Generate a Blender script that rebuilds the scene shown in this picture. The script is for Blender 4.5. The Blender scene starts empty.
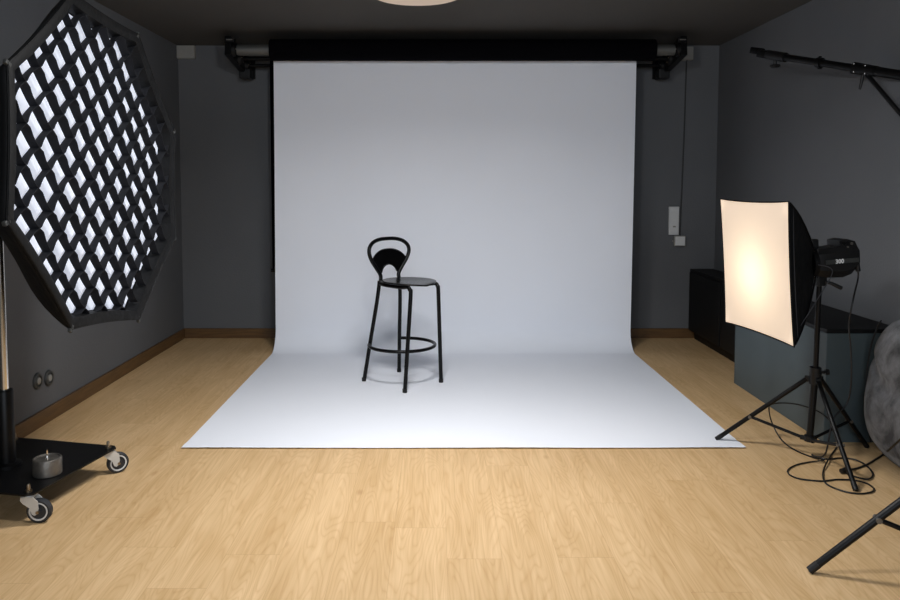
import bpy, bmesh, math, random
from mathutils import Vector, Matrix, noise
random.seed(4)
S = bpy.context.scene
COL = S.collection
PI = math.pi
V = Vector

# ------------------------------------------------------------------ materials
def nt(name):
    m = bpy.data.materials.new(name); m.use_nodes = True
    t = m.node_tree; t.nodes.clear()
    o = t.nodes.new('ShaderNodeOutputMaterial'); b = t.nodes.new('ShaderNodeBsdfPrincipled')
    t.links.new(b.outputs[0], o.inputs[0])
    return m, t, b, o

def lin(c):
    return tuple((x/12.92 if x <= .04045 else ((x+.055)/1.055)**2.4) for x in [q/255 for q in c]) + (1,)

def mat(name, rgb, rough=.5, metal=0, spec=.5, noise_amt=0, noise_scale=8, bump=0, bump_scale=60, sheen=0, stretch=(1,1,1), detail=4):
    m, t, b, o = nt(name)
    b.inputs['Base Color'].default_value = lin(rgb)
    b.inputs['Roughness'].default_value = rough
    b.inputs['Metallic'].default_value = metal
    b.inputs['Specular IOR Level'].default_value = spec
    if sheen: b.inputs['Sheen Weight'].default_value = sheen
    tc = t.nodes.new('ShaderNodeTexCoord'); mp = t.nodes.new('ShaderNodeMapping')
    mp.inputs['Scale'].default_value = stretch
    t.links.new(tc.outputs['Object'], mp.inputs[0])
    if noise_amt:
        n = t.nodes.new('ShaderNodeTexNoise'); n.inputs['Scale'].default_value = noise_scale
        n.inputs['Detail'].default_value = detail
        t.links.new(mp.outputs[0], n.inputs[0])
        r = t.nodes.new('ShaderNodeValToRGB')
        c = lin(rgb)
        r.color_ramp.elements[0].position = .3; r.color_ramp.elements[1].position = .7
        r.color_ramp.elements[0].color = tuple(x*(1-noise_amt) for x in c[:3]) + (1,)
        r.color_ramp.elements[1].color = tuple(min(1, x*(1+noise_amt)) for x in c[:3]) + (1,)
        t.links.new(n.outputs[0], r.inputs[0]); t.links.new(r.outputs[0], b.inputs['Base Color'])
    if bump:
        n2 = t.nodes.new('ShaderNodeTexNoise'); n2.inputs['Scale'].default_value = bump_scale
        n2.inputs['Detail'].default_value = 3
        bp = t.nodes.new('ShaderNodeBump'); bp.inputs['Strength'].default_value = bump
        bp.inputs['Distance'].default_value = .01
        t.links.new(mp.outputs[0], n2.inputs[0]); t.links.new(n2.outputs[0], bp.inputs['Height'])
        t.links.new(bp.outputs[0], b.inputs['Normal'])
    return m

def floor_mat():
    m, t, b, o = nt('oak_laminate')
    N = t.nodes.new; L = t.links.new
    def val(x):
        n = N('ShaderNodeValue'); n.outputs[0].default_value = x; return n.outputs[0]
    def M(op, a, c=None, cl=False):
        n = N('ShaderNodeMath'); n.operation = op; n.use_clamp = cl
        for i, q in enumerate((a, c)):
            if q is None: continue
            if isinstance(q, (int, float)): n.inputs[i].default_value = q
            else: L(q, n.inputs[i])
        return n.outputs[0]
    g = N('ShaderNodeNewGeometry'); s = N('ShaderNodeSeparateXYZ'); L(g.outputs['Position'], s.inputs[0])
    PW, PL = .19, 1.28
    X = M('ADD', s.outputs[0], 10.03); Y = s.outputs[1]
    cx = M('DIVIDE', X, PW); ix = M('FLOOR', cx); fx = M('FRACT', cx)
    wn = N('ShaderNodeTexWhiteNoise'); wn.noise_dimensions = '1D'; L(ix, wn.inputs['W'])
    cy = M('ADD', M('DIVIDE', M('ADD', Y, 20), PL), wn.outputs[0]); iy = M('FLOOR', cy); fy = M('FRACT', cy)
    pid = M('ADD', M('MULTIPLY', ix, 7.13), M('MULTIPLY', iy, 3.71))
    w2 = N('ShaderNodeTexWhiteNoise'); w2.noise_dimensions = '1D'; L(pid, w2.inputs['W'])
    # grain field, offset per plank
    cb = N('ShaderNodeCombineXYZ')
    L(M('MULTIPLY', X, 8.5), cb.inputs[0]); L(M('MULTIPLY', Y, 1.1), cb.inputs[1]); L(M('MULTIPLY', w2.outputs[0], 60), cb.inputs[2])
    n1 = N('ShaderNodeTexNoise'); n1.inputs['Scale'].default_value = 1.0; n1.inputs['Detail'].default_value = 1.5
    n1.inputs['Distortion'].default_value = .12
    L(cb.outputs[0], n1.inputs[0])
    rings = M('FRACT', M('MULTIPLY', n1.outputs[0], 26.0))
    tri = M('ABSOLUTE', M('SUBTRACT', rings, .5))            # 0..0.5
    line = M('POWER', M('MULTIPLY', tri, 2.0), 3.0)
    # fine streaks
    cb2 = N('ShaderNodeCombineXYZ')
    L(M('MULTIPLY', X, 75), cb2.inputs[0]); L(M('MULTIPLY', Y, 3.0), cb2.inputs[1]); L(M('MULTIPLY', w2.outputs[0], 40), cb2.inputs[2])
    n2 = N('ShaderNodeTexNoise'); n2.inputs['Scale'].default_value = 1.0; n2.inputs['Detail'].default_value = 3
    L(cb2.outputs[0], n2.inputs[0])
    # broad tone
    cb3 = N('ShaderNodeCombineXYZ')
    L(M('MULTIPLY', X, 9), cb3.inputs[0]); L(M('MULTIPLY', Y, 1.6), cb3.inputs[1]); L(M('MULTIPLY', w2.outputs[0], 90), cb3.inputs[2])
    n3 = N('ShaderNodeTexNoise'); n3.inputs['Scale'].default_value = 1.0; n3.inputs['Detail'].default_value = 2
    L(cb3.outputs[0], n3.inputs[0])
    # knots
    cb4 = N('ShaderNodeCombineXYZ')
    L(M('MULTIPLY', X, 4.6), cb4.inputs[0]); L(M('MULTIPLY', Y, 2.3), cb4.inputs[1]); L(w2.outputs[0], cb4.inputs[2])
    vo = N('ShaderNodeTexVoronoi'); vo.inputs['Scale'].default_value = 1.0; L(cb4.outputs[0], vo.inputs[0])
    sepc = N('ShaderNodeSeparateColor'); L(vo.outputs['Color'], sepc.inputs[0])
    kn = M('MULTIPLY', M('SUBTRACT', 1.0, M('DIVIDE', vo.outputs['Distance'], .095), True), M('GREATER_THAN', sepc.outputs[0], .45))
    tone = M('ADD', M('ADD', M('MULTIPLY', n2.outputs[0], .62), M('MULTIPLY', n3.outputs[0], .42)), M('MULTIPLY', w2.outputs[0], .07))
    r = N('ShaderNodeValToRGB'); e = r.color_ramp.elements
    e[0].position = .34; e[0].color = lin(FLOOR_D); e[1].position = .80; e[1].color = lin(FLOOR_L)
    L(tone, r.inputs[0])
    mx = N('ShaderNodeMixRGB'); mx.blend_type = 'MULTIPLY'; mx.inputs[2].default_value = (.80, .70, .58, 1)
    L(M('MULTIPLY', line, .46), mx.inputs[0]); L(r.outputs[0], mx.inputs[1])
    mk = N('ShaderNodeMixRGB'); mk.blend_type = 'MULTIPLY'; mk.inputs[2].default_value = (.62, .46, .32, 1)
    L(M('MULTIPLY', kn, .8), mk.inputs[0]); L(mx.outputs[0], mk.inputs[1])
    # seams
    ex = M('MULTIPLY', M('MINIMUM', fx, M('SUBTRACT', 1.0, fx)), PW)
    ey = M('MULTIPLY', M('MINIMUM', fy, M('SUBTRACT', 1.0, fy)), PL)
    seam = M('MAXIMUM', M('MULTIPLY', M('LESS_THAN', ex, .0008), .45), M('MULTIPLY', M('LESS_THAN', ey, .0010), .6))
    ms = N('ShaderNodeMixRGB'); ms.blend_type = 'MULTIPLY'; ms.inputs[2].default_value = (.66, .58, .48, 1)
    L(seam, ms.inputs[0]); L(mk.outputs[0], ms.inputs[1])
    L(ms.outputs[0], b.inputs['Base Color'])
    L(M('ADD', .40, M('MULTIPLY', n2.outputs[0], .15)), b.inputs['Roughness'])
    b.inputs['Specular IOR Level'].default_value = .35
    bp = N('ShaderNodeBump'); bp.inputs['Strength'].default_value = .12; bp.inputs['Distance'].default_value = .002
    L(M('SUBTRACT', n2.outputs[0], seam), bp.inputs['Height']); L(bp.outputs[0], b.inputs['Normal'])
    return m

def wood_trim_mat():
    m = mat('brown_wood_trim', (92, 66, 36), .42, noise_amt=.3, noise_scale=6, stretch=(1, 1, 12))
    return m

def translucent_mat(name, rgb, emis=0, ergb=(255, 255, 255), trans=.6, bump=.0):
    m, t, b, o = nt(name)
    d = t.nodes.new('ShaderNodeBsdfDiffuse'); tr = t.nodes.new('ShaderNodeBsdfTranslucent')
    d.inputs[0].default_value = lin(rgb); tr.inputs[0].default_value = lin(rgb)
    mx = t.nodes.new('ShaderNodeMixShader'); mx.inputs[0].default_value = trans
    t.links.new(d.outputs[0], mx.inputs[1]); t.links.new(tr.outputs[0], mx.inputs[2])
    out = mx.outputs[0]
    if bump:
        tc = t.nodes.new('ShaderNodeTexCoord'); n2 = t.nodes.new('ShaderNodeTexNoise'); n2.inputs['Scale'].default_value = 6
        n2.inputs['Distortion'].default_value = 1.5
        bp = t.nodes.new('ShaderNodeBump'); bp.inputs['Strength'].default_value = bump; bp.inputs['Distance'].default_value = .05
        t.links.new(tc.outputs['Object'], n2.inputs[0]); t.links.new(n2.outputs[0], bp.inputs['Height'])
        t.links.new(bp.outputs[0], d.inputs['Normal']); t.links.new(bp.outputs[0], tr.inputs['Normal'])
    if emis:
        e = t.nodes.new('ShaderNodeEmission'); e.inputs[0].default_value = lin(ergb); e.inputs[1].default_value = emis
        ad = t.nodes.new('ShaderNodeAddShader')
        t.links.new(out, ad.inputs[0]); t.links.new(e.outputs[0], ad.inputs[1]); out = ad.outputs[0]
    t.links.new(out, o.inputs[0])
    return m

FLOOR_D = (192, 157, 109); FLOOR_L = (222, 190, 146)
MT = {
 'floor': floor_mat(),
 'wall': mat('charcoal_wall_paint', (95, 97, 100), .72, spec=.3, noise_amt=.05, noise_scale=1.3, bump=.15, bump_scale=90),
 'ceil': mat('dark_ceiling_paint', (80, 78, 75), .8, spec=.25, noise_amt=.05, noise_scale=1.1, bump=.1, bump_scale=90),
 'trim': wood_trim_mat(),
 'paper': mat('white_seamless_paper', (236, 240, 248), .8, spec=.15, noise_amt=.012, noise_scale=1.5, bump=.02, bump_scale=3),
 'blackpaper': mat('black_seamless_paper', (6, 6, 9), .95, spec=.05, noise_amt=.1, noise_scale=4),
 'greytube': mat('grey_aluminium_tube', (105, 105, 102), .5, metal=.6, noise_amt=.05, noise_scale=20),
 'blackmetal': mat('black_painted_metal', (6, 6, 7), .42, spec=.25, noise_amt=.1, noise_scale=30),
 'blackplastic': mat('black_plastic', (10, 10, 11), .5, spec=.4, noise_amt=.1, noise_scale=40),
 'blackfabric': mat('black_nylon_fabric', (9, 10, 12), .75, spec=.2, noise_amt=.2, noise_scale=25, bump=.5, bump_scale=18),
 'gridfabric': mat('black_grid_fabric', (24, 25, 29), .8, spec=.2, noise_amt=.15, noise_scale=30),
 'lipfabric': mat('shiny_black_fabric', (9, 10, 12), .65, spec=.25, noise_amt=.3, noise_scale=14, bump=.6, bump_scale=22),
 'chrome': mat('chrome_tube', (205, 200, 192), .16, metal=1, noise_amt=.03, noise_scale=20),
 'steel': mat('brushed_steel', (165, 160, 152), .34, metal=1, noise_amt=.12, noise_scale=30, stretch=(1, 1, 6)),
 'zinc': mat('grey_cast_metal', (112, 108, 102), .45, metal=.75, noise_amt=.2, noise_scale=40, bump=.2, bump_scale=60),
 'bolt': mat('dull_bolt_metal', (150, 138, 120), .35, metal=1, noise_amt=.1, noise_scale=50),
 'stool': mat('black_lacquered_stool', (3, 3, 4), .3, spec=.22, noise_amt=.1, noise_scale=30),
 'stoolseat': mat('black_seat_board', (14, 16, 17), .26, spec=.8, noise_amt=.15, noise_scale=12),
 'whiteplastic': mat('white_plastic', (206, 208, 208), .5, noise_amt=.03, noise_scale=20),
 'ivory': mat('grey_white_plastic', (138, 137, 132), .55, noise_amt=.05, noise_scale=20),
 'caster': mat('light_grey_caster_steel', (196, 196, 192), .4, metal=.15, noise_amt=.06, noise_scale=30),
 'tyre': mat('dark_grey_rubber', (38, 40, 44), .6, noise_amt=.1, noise_scale=40),
 'teal': mat('dark_teal_laminate', (74, 86, 90), .5, spec=.4, noise_amt=.06, noise_scale=2.5),
 'blackcab': mat('matt_black_board', (9, 9, 10), .55, spec=.3, noise_amt=.15, noise_scale=5),
 'cushion': None,
 'lampshade': translucent_mat('frosted_lamp_shade', (226, 214, 202), .22, (255, 232, 214), .3),
 'octadiff': translucent_mat('octabox_white_diffuser', (225, 230, 238), .45, (226, 234, 255), .3, bump=.3),
 'softdiff': translucent_mat('softbox_front_diffuser', (246, 240, 230), .48, (255, 222, 192), .72),
 'lining': mat('silver_lining', (225, 222, 215), .55, spec=.4, noise_amt=.03, noise_scale=20),
 'print': mat('pale_lettering', (215, 217, 218), .5, noise_amt=.02, noise_scale=20),
 'stripe': mat('grey_label_stripe', (52, 54, 53), .45, noise_amt=.05, noise_scale=20),
 'piping': mat('grey_piping', (62, 62, 66), .6, noise_amt=.05, noise_scale=20),
 'cable': mat('black_cable_rubber', (9, 9, 10), .5, noise_amt=.1, noise_scale=40),
 'glass': None,
 'framewhite': mat('white_window_frame', (215, 215, 212), .5, noise_amt=.03, noise_scale=8),
}
def cushion_mat():
    m, t, b, o = nt('mottled_grey_suede')
    N = t.nodes.new; L = t.links.new
    tc = N('ShaderNodeTexCoord')
    n = N('ShaderNodeTexNoise'); n.inputs['Scale'].default_value = 7; n.inputs['Detail'].default_value = 6; n.inputs['Distortion'].default_value = .4
    n.inputs['Roughness'].default_value = .65
    L(tc.outputs['Object'], n.inputs[0])
    r = N('ShaderNodeValToRGB'); e = r.color_ramp.elements
    e[0].position = .36; e[0].color = lin((58, 59, 62)); e[1].position = .72; e[1].color = lin((150, 152, 156))
    L(n.outputs[0], r.inputs[0]); L(r.outputs[0], b.inputs['Base Color'])
    b.inputs['Roughness'].default_value = .85; b.inputs['Sheen Weight'].default_value = .2
    bp = N('ShaderNodeBump'); bp.inputs['Strength'].default_value = .15; bp.inputs['Distance'].default_value = .01
    L(n.outputs[0], bp.inputs['Height']); L(bp.outputs[0], b.inputs['Normal'])
    return m
MT['cushion'] = cushion_mat()
def glass_mat():
    m, t, b, o = nt('window_glass')
    b.inputs['Base Color'].default_value = (1, 1, 1, 1); b.inputs['Roughness'].default_value = 0
    b.inputs['Transmission Weight'].default_value = 1; b.inputs['IOR'].default_value = 1.02
    return m
MT['glass'] = glass_mat()

# ------------------------------------------------------------------ mesh helpers
def bm_new(): return bmesh.new()

def box(bm, c, s, rot=None, bev=0):
    """box centred at c with full sizes s; rot: 3x3/4x4 matrix"""
    r = bmesh.ops.create_cube(bm, size=1)
    vs = r['verts']
    bmesh.ops.scale(bm, vec=V(s), verts=vs)
    if bev:
        es = list({e for v in vs for e in v.link_edges})
        rr = bmesh.ops.bevel(bm, geom=es, offset=bev, segments=2, affect='EDGES', profile=.5)
        vs = list({v for f in rr['faces'] for v in f.verts} | {v for v in vs if v.is_valid})
    if rot is not None: bmesh.ops.transform(bm, matrix=rot.to_4x4(), verts=vs)
    bmesh.ops.translate(bm, vec=V(c), verts=vs)
    return vs

def frame_to(d):
    d = V(d).normalized()
    up = V((0, 0, 1)) if abs(d.z) < .95 else V((1, 0, 0))
    x = up.cross(d).normalized(); y = d.cross(x)
    return Matrix((x, y, d)).transposed()

def tube(bm, pts, r, seg=12, closed=False, caps=True, radii=None):
    pts = [V(p) for p in pts]; n = len(pts)
    tang = []
    for i in range(n):
        a = pts[(i-1) % n] if (closed or i > 0) else pts[i]
        b = pts[(i+1) % n] if (closed or i < n-1) else pts[i]
        tang.append((b-a).normalized())
    nrm = tang[0].orthogonal().normalized(); rings = []
    for i in range(n):
        if i:
            q = tang[i-1].rotation_difference(tang[i]); nrm = q @ nrm
            nrm = (nrm - tang[i]*nrm.dot(tang[i])).normalized()
        bn = tang[i].cross(nrm)
        rr = radii[i] if radii else r
        rings.append([bm.verts.new(pts[i] + rr*(math.cos(k*2*PI/seg)*nrm + math.sin(k*2*PI/seg)*bn)) for k in range(seg)])
    m = n if closed else n-1
    off = 0
    if closed:
        best = None
        for o in range(seg):
            d = sum((rings[0][(k+o) % seg].co - rings[-1][k].co).length for k in range(seg))
            if best is None or d < best: best = d; off = o
    for i in range(m):
        A = rings[i]; B = rings[(i+1) % n]; o = off if (closed and i == n-1) else 0
        for k in range(seg):
            bm.faces.new((A[k], A[(k+1) % seg], B[(k+1+o) % seg], B[(k+o) % seg]))
    if caps and not closed:
        bm.faces.new(list(reversed(rings[0]))); bm.faces.new(rings[-1])

def cyl(bm, a, b, r, r2=None, seg=20):
    tube(bm, [a, b], r, seg, radii=[r, r if r2 is None else r2])

def lathe(bm, prof, seg=32, mtx=None):
    """prof: (r, z) list; revolve about z, then transform"""
    rings = []; new = []
    for r, z in prof:
        if r < 1e-6:
            v = bm.verts.new((0, 0, z)); rings.append([v]); new.append(v)
        else:
            ring = [bm.verts.new((r*math.cos(k*2*PI/seg), r*math.sin(k*2*PI/seg), z)) for k in range(seg)]
            rings.append(ring); new += ring
    for A, B in zip(rings, rings[1:]):
        for k in range(seg):
            a = [A[k % len(A)], A[(k+1) % len(A)]] if len(A) > 1 else [A[0]]
            b = [B[(k+1) % len(B)], B[k % len(B)]] if len(B) > 1 else [B[0]]
            if len(a) + len(b) >= 3: bm.faces.new(a+b)
    if mtx is not None: bmesh.ops.transform(bm, matrix=mtx.to_4x4(), verts=new)
    return new

def bez(pts, n=8, closed=False):
    """catmull-rom resample"""
    P = [V(p) for p in pts]; out = []; N = len(P)
    rng = range(N if closed else N-1)
    for i in rng:
        if closed: p0, p1, p2, p3 = P[(i-1) % N], P[i], P[(i+1) % N], P[(i+2) % N]
        else: p0, p1, p2, p3 = P[max(i-1, 0)], P[i], P[i+1], P[min(i+2, N-1)]
        for k in range(n):
            t = k/n
            out.append(.5*((2*p1) + (-p0+p2)*t + (2*p0-5*p1+4*p2-p3)*t*t + (-p0+3*p1-3*p2+p3)*t**3))
    if not closed: out.append(P[-1])
    return out

def obj(name, bm, m, parent=None, smooth=False, world=True, recalc=True, angle=40):
    if recalc: bmesh.ops.recalc_face_normals(bm, faces=bm.faces)
    me = bpy.data.meshes.new(name); bm.to_mesh(me); bm.free()
    o = bpy.data.objects.new(name, me); COL.objects.link(o)
    if m: me.materials.append(MT[m])
    if smooth:
        for p in me.polygons: p.use_smooth = True
        me.set_sharp_from_angle(angle=math.radians(angle))
    if parent is not None:
        o.parent = parent
        if world:
            q = V((0, 0, 0)); p = parent
            while p: q += p.location; p = p.parent
            me.transform(Matrix.Translation(-q))
    return o

def recentre(o, base):
    o.data.transform(Matrix.Translation(-V(base))); o.location = V(base); return o

def tag(o, label, cat, group=None):
    o['label'] = label; o['category'] = cat
    if group: o['group'] = group
    return o

def thing(name, label, cat, loc=(0, 0, 0), group=None):
    o = bpy.data.objects.new(name, None); COL.objects.link(o); o.location = loc
    o.empty_display_size = .1
    return tag(o, label, cat, group)

def struct(name, bm, m, parent=None, smooth=False):
    o = obj(name, bm, m, parent, smooth)
    o['kind'] = 'structure'
    return o

def copy_tree(o, parent=None):
    c = o.copy(); COL.objects.link(c); c.parent = parent
    for ch in [q for q in list(bpy.data.objects) if q.parent == o]: copy_tree(ch, c)
    return c

# ------------------------------------------------------------------ room
XL, XR, YB, YF, HC = -2.08, 2.30, 6.23, -1.9, 2.39
T = .12
bm = bm_new(); box(bm, ((XL+XR)/2, (YB+YF)/2, -.05), (XR-XL+2*T, YB-YF+2*T, .1)); struct('floor', bm, 'floor')
bm = bm_new(); box(bm, ((XL+XR)/2, (YB+YF)/2, HC+.05), (XR-XL+2*T, YB-YF+2*T, .1)); struct('ceiling', bm, 'ceil')
bm = bm_new(); box(bm, (XL-T/2, (YB+YF)/2, HC/2), (T, YB-YF, HC)); struct('wall_left', bm, 'wall')
bm = bm_new(); box(bm, (XR+T/2, (YB+YF)/2, HC/2), (T, YB-YF, HC)); struct('wall_right', bm, 'wall')
bm = bm_new(); box(bm, ((XL+XR)/2, YB+T/2, HC/2), (XR-XL+2*T, T, HC)); struct('wall_back', bm, 'wall')
# wall behind the camera with its window opening
WX0, WX1, WZ0, WZ1 = -1.2, 1.5, .85, 2.2
bm = bm_new()
box(bm, ((XL-T+WX0)/2, YF-T/2, HC/2), (WX0-XL+T, T, HC))
box(bm, ((XR+T+WX1)/2, YF-T/2, HC/2), (XR+T-WX1, T, HC))
box(bm, ((WX0+WX1)/2, YF-T/2, WZ0/2), (WX1-WX0, T, WZ0))
box(bm, ((WX0+WX1)/2, YF-T/2, (WZ1+HC)/2), (WX1-WX0, T, HC-WZ1))
struct('wall_front', bm, 'wall')
bm = bm_new()
cxw = (WX0+WX1)/2; czw = (WZ0+WZ1)/2
for x in (WX0+.03, cxw, WX1-.03): box(bm, (x, YF-T/2, czw), (.06, .06, WZ1-WZ0-.002))
for z in (WZ0+.03, WZ1-.03): box(bm, (cxw, YF-T/2, z), (WX1-WX0-.002, .06, .06))
struct('window_1', bm, 'framewhite')
def baseboard(name, a, b):
    bm = bm_new(); box(bm, ((a[0]+b[0])/2, (a[1]+b[1])/2, .041), (abs(b[0]-a[0]), abs(b[1]-a[1]), .082), bev=.003)
    struct(name, bm, 'trim')
baseboard('baseboard_left', (XL, YF+.015), (XL+.015, YB-.015))
baseboard('baseboard_right', (XR-.015, YF+.015), (XR, YB-.015))
baseboard('baseboard_back', (XL, YB-.015), (XR, YB))

# ------------------------------------------------------------------ ceiling lamp
lp = thing('ceiling_lamp', 'round pale flush ceiling lamp above the white backdrop, cut by the top of the picture', 'ceiling lamp', (-.10, 4.18, HC))
bm = bm_new(); lathe(bm, [(0, 0), (.20, 0), (.20, -.025), (0, -.025)], 48); obj('base', bm, 'whiteplastic', lp, True, world=False)
bm = bm_new(); lathe(bm, [(.20, -.012), (.255, -.014), (.268, -.03), (.271, -.07), (.264, -.09), (.24, -.10), (.15, -.106), (0, -.108)], 64)
obj('lamp_shade', bm, 'lampshade', lp, True, world=False)
for a in (105, 345, 225):
    a = math.radians(a); bm = bm_new(); box(bm, (.272*math.cos(a), .272*math.sin(a), -.045), (.02, .014, .03), Matrix.Rotation(a, 3, 'Z'), .002)
    obj('clip', bm, 'blackmetal', lp, world=False)

# ------------------------------------------------------------------ backdrop system
YR1, ZR1 = 5.655, 2.254     # front black roll
YR2, ZR2 = 5.835, 2.222     # white roll
YR3, ZR3 = 6.04, 2.20      # rear dark sheet
def roll(name, label, x0, x1, y, z, r, m, tx0, tx1, tr=.036, tm='blackmetal'):
    t = thing(name, label, 'backdrop', ((x0+x1)/2, y, z))
    bm = bm_new(); cyl(bm, (x0, y, z), (x1, y, z), r, seg=48)
    obj('paper_roll', bm, m, t, True)
    for a, b in ((tx0, x0), (x1, tx1)):
        bm = bm_new(); cyl(bm, (a, y, z), (b, y, z), tr, seg=32); obj('core_tube', bm, tm, t, True)
    return t
TX0, TX1 = -1.45, 1.755
roll('backdrop_roll', 'black rolled-up backdrop on a grey tube across the top, in front of the white backdrop', -1.206, 1.612, YR1, ZR1, .078, 'blackpaper', TX0, TX1, .04, 'greytube')
wp = roll('paper_backdrop', 'white seamless paper backdrop hanging down and sweeping over the floor', -1.214, 1.508, YR2, ZR2, .066, 'paper', TX0, TX1, .014)
# white sheet
YS = YR2-.068
prof = [(YS, ZR2+.0)]
for i in range(1, 19): prof.append((YS, ZR2 - (ZR2-.16)*i/18))
Rc = .16
for i in range(1, 13):
    a = (PI/2)*i/12
    prof.append((YS-Rc+Rc*math.cos(a), Rc+.003-Rc*math.sin(a)))
YE = 3.585
y0 = YS-Rc
for i in range(1, 41): prof.append((y0-(y0-YE)*i/40, .003))
NX = 44
bm = bm_new(); grid = []
for j, (y, z) in enumerate(prof):
    row = []
    for i in range(NX+1):
        f = i/NX
        sh = .012*(z/2.2) if z > .1 else 0
        x = -1.222+2.72*f + (sh if True else 0)
        dz = 0; dy = 0
        if j > 30:
            q = (j-31)/40
            dz = .0012*(1+math.sin(f*23+q*3))*.5
            if j >= len(prof)-2:
                dz += .002+.005*max(0, noise.noise(V((f*6, 0, 3.1)))+.25) + (.011*math.exp(-((f-.465)/.006)**2) if j == len(prof)-1 else 0)
        else:
            dy = .003*math.sin(f*9+z*1.2)*min(1, (ZR2-z)*2)
        row.append(bm.verts.new((x, y+dy, z+dz)))
    grid.append(row)
for a, b in zip(grid, grid[1:]):
    for i in range(NX): bm.faces.new((a[i], a[i+1], b[i+1], b[i]))
o = obj('paper_sheet', bm, 'paper', wp, True, angle=80)
# rear dark sheet
rs = roll('hanging_backdrop', 'dark hanging backdrop with a bottom bar, showing as a thin strip left of the white paper', -1.288, 1.46, YR3, ZR3, .045, 'blackpaper', TX0, TX1, .013)
bm = bm_new(); box(bm, ((-1.288+1.46)/2, YR3-.046, (ZR3+.60)/2), (2.748, .0015, ZR3-.60)); obj('backdrop_sheet', bm, 'blackpaper', rs)
bm = bm_new(); cyl(bm, (-1.298, YR3-.046, .59), (1.472, YR3-.046, .59), .014, seg=16); obj('bottom_bar', bm, 'blackmetal', rs, True)
# brackets
def bracket(x, side, label):
    t = thing('roll_bracket', label, 'wall bracket', (x, YB, 2.2), 'roll brackets at the ends of the backdrop tubes')
    w = .018*side
    bm = bm_new()
    box(bm, (x, YB-.004, 2.205), (.07, .008, .17), bev=.002)
    obj('wall_plate', bm, 'blackmetal', t)
    bm = bm_new()
    # slanting arm from the wall up to the front roll
    d = V((0, YR1-.05-(YB-.01), 2.285-2.19)); ln = d.length
    box(bm, (x+w, (YR1-.05+YB-.01)/2, (2.285+2.19)/2-.005), (.046, ln, .140), Matrix.Rotation(math.atan2(-d.z, -d.y), 3, 'X'), .003)
    obj('arm', bm, 'blackmetal', t)
    for (yy, zz, rr) in ((YR1, ZR1, .047), (YR2, ZR2, .046), (YR3, ZR3, .044)):
        bm = bm_new()
        cyl(bm, (x-.03*side, yy, zz), (x+.028*side, yy, zz), rr, seg=24)
        cyl(bm, (x-.034*side, yy, zz), (x-.03*side, yy, zz), rr*.45, seg=16)
        q = obj('drive_wheel', bm, 'blackplastic', t, True)
        for k in range(3):
            a = k*2*PI/3+.9; bm = bm_new()
            cyl(bm, (x-.038*side, yy+.028*math.cos(a), zz+.028*math.sin(a)), (x-.0302*side, yy+.028*math.cos(a), zz+.028*math.sin(a)), .005, seg=8)
            obj('screw', bm, 'steel', q, True)
    bm = bm_new(); box(bm, (x, YR1-.05, ZR1+.06), (.065, .05, .035), bev=.004); obj('hook', bm, 'blackmetal', t)
    bm = bm_new(); box(bm, (x, YR1-.078, ZR1+.062), (.045, .004, .008), bev=.001); obj('latch', bm, 'steel', t)
    bm = bm_new(); box(bm, (x-.002*side, YR3+.02, 2.135), (.085, .12, .075), bev=.008); obj('chain_guard', bm, 'blackplastic', t)
    for dx in (-.024, .024):
        bm = bm_new(); lathe(bm, [(0, -.006), (.006, -.004), (.007, 0), (.006, .004), (0, .006)], 10, Matrix.Translation((x+dx, YR3-.032, 2.115)))
        obj('screw_head', bm, 'steel', t, True)
bracket(-1.49, -1, 'black metal roll bracket at the left end of the backdrop tubes')
bracket(1.795, 1, 'black metal roll bracket at the right end of the backdrop tubes')

# ------------------------------------------------------------------ wall boxes and switches
jb = thing('junction_box', 'pale blank junction box high in the left corner of the back wall', 'junction box', (-2.01, YB, 2.345))
bm = bm_new(); box(bm, (-2.006, YB-.022, 2.333), (.145, .044, .105), bev=.004); obj('housing', bm, 'ivory', jb)
bm = bm_new(); box(bm, (-2.006, YB-.047, 2.333), (.137, .006, .097), bev=.002); obj('cover', bm, 'ivory', jb)
jb = thing('junction_box', 'pale junction box beside the right roll bracket, a cable dropping from it', 'junction box', (2.03, YB, 2.32))
bm = bm_new(); box(bm, (2.025, YB-.022, 2.322), (.105, .044, .105), bev=.004); obj('housing', bm, 'ivory', jb)
bm = bm_new(); box(bm, (2.025, YB-.047, 2.322), (.097, .006, .097), bev=.002); obj('cover', bm, 'ivory', jb)
bm = bm_new(); tube(bm, bez([(2.035, YB-.02, 2.268), (2.034, YB-.008, 2.22), (2.026, YB-.007, 1.6), (2.01, YB-.007, .87), (2.01, YB-.012, .853)], 8), .0055, 8)
tag(recentre(obj('wall_cable', bm, 'cable', smooth=True), (2.02, YB, .85)), 'thin dark cable running down the back wall between two pale boxes', 'cable')
sw = thing('light_switch', 'white two-gang switch panel on the back wall right of the backdrop', 'switch', (1.955, YB, .97))
bm = bm_new(); box(bm, (1.955, YB-.012, .972), (.082, .024, .232), bev=.004); obj('back_plate', bm, 'whiteplastic', sw)
for zz in (1.03, .914):
    bm = bm_new(); box(bm, (1.955, YB-.026, zz), (.066, .008, .10), bev=.003); obj('rocker', bm, 'whiteplastic', sw)
bm = bm_new(); box(bm, (1.955, YB-.0315, .925), (.022, .003, .012), bev=.0008); obj('indicator', bm, 'ivory', sw)
sb = thing('connection_box', 'small pale square box just below the white switch panel', 'junction box', (2.0, YB, .805))
bm = bm_new(); box(bm, (2.003, YB-.018, .808), (.092, .036, .085), bev=.004); obj('housing', bm, 'ivory', sb)
bm = bm_new(); box(bm, (2.003, YB-.038, .808), (.078, .005, .072), bev=.0015); obj('cover', bm, 'whiteplastic', sb)
bm = bm_new(); cyl(bm, (1.957, YB-.015, .805), (1.947, YB-.015, .805), .008, seg=10); obj('cable_gland', bm, 'ivory', sb, True)
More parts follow.
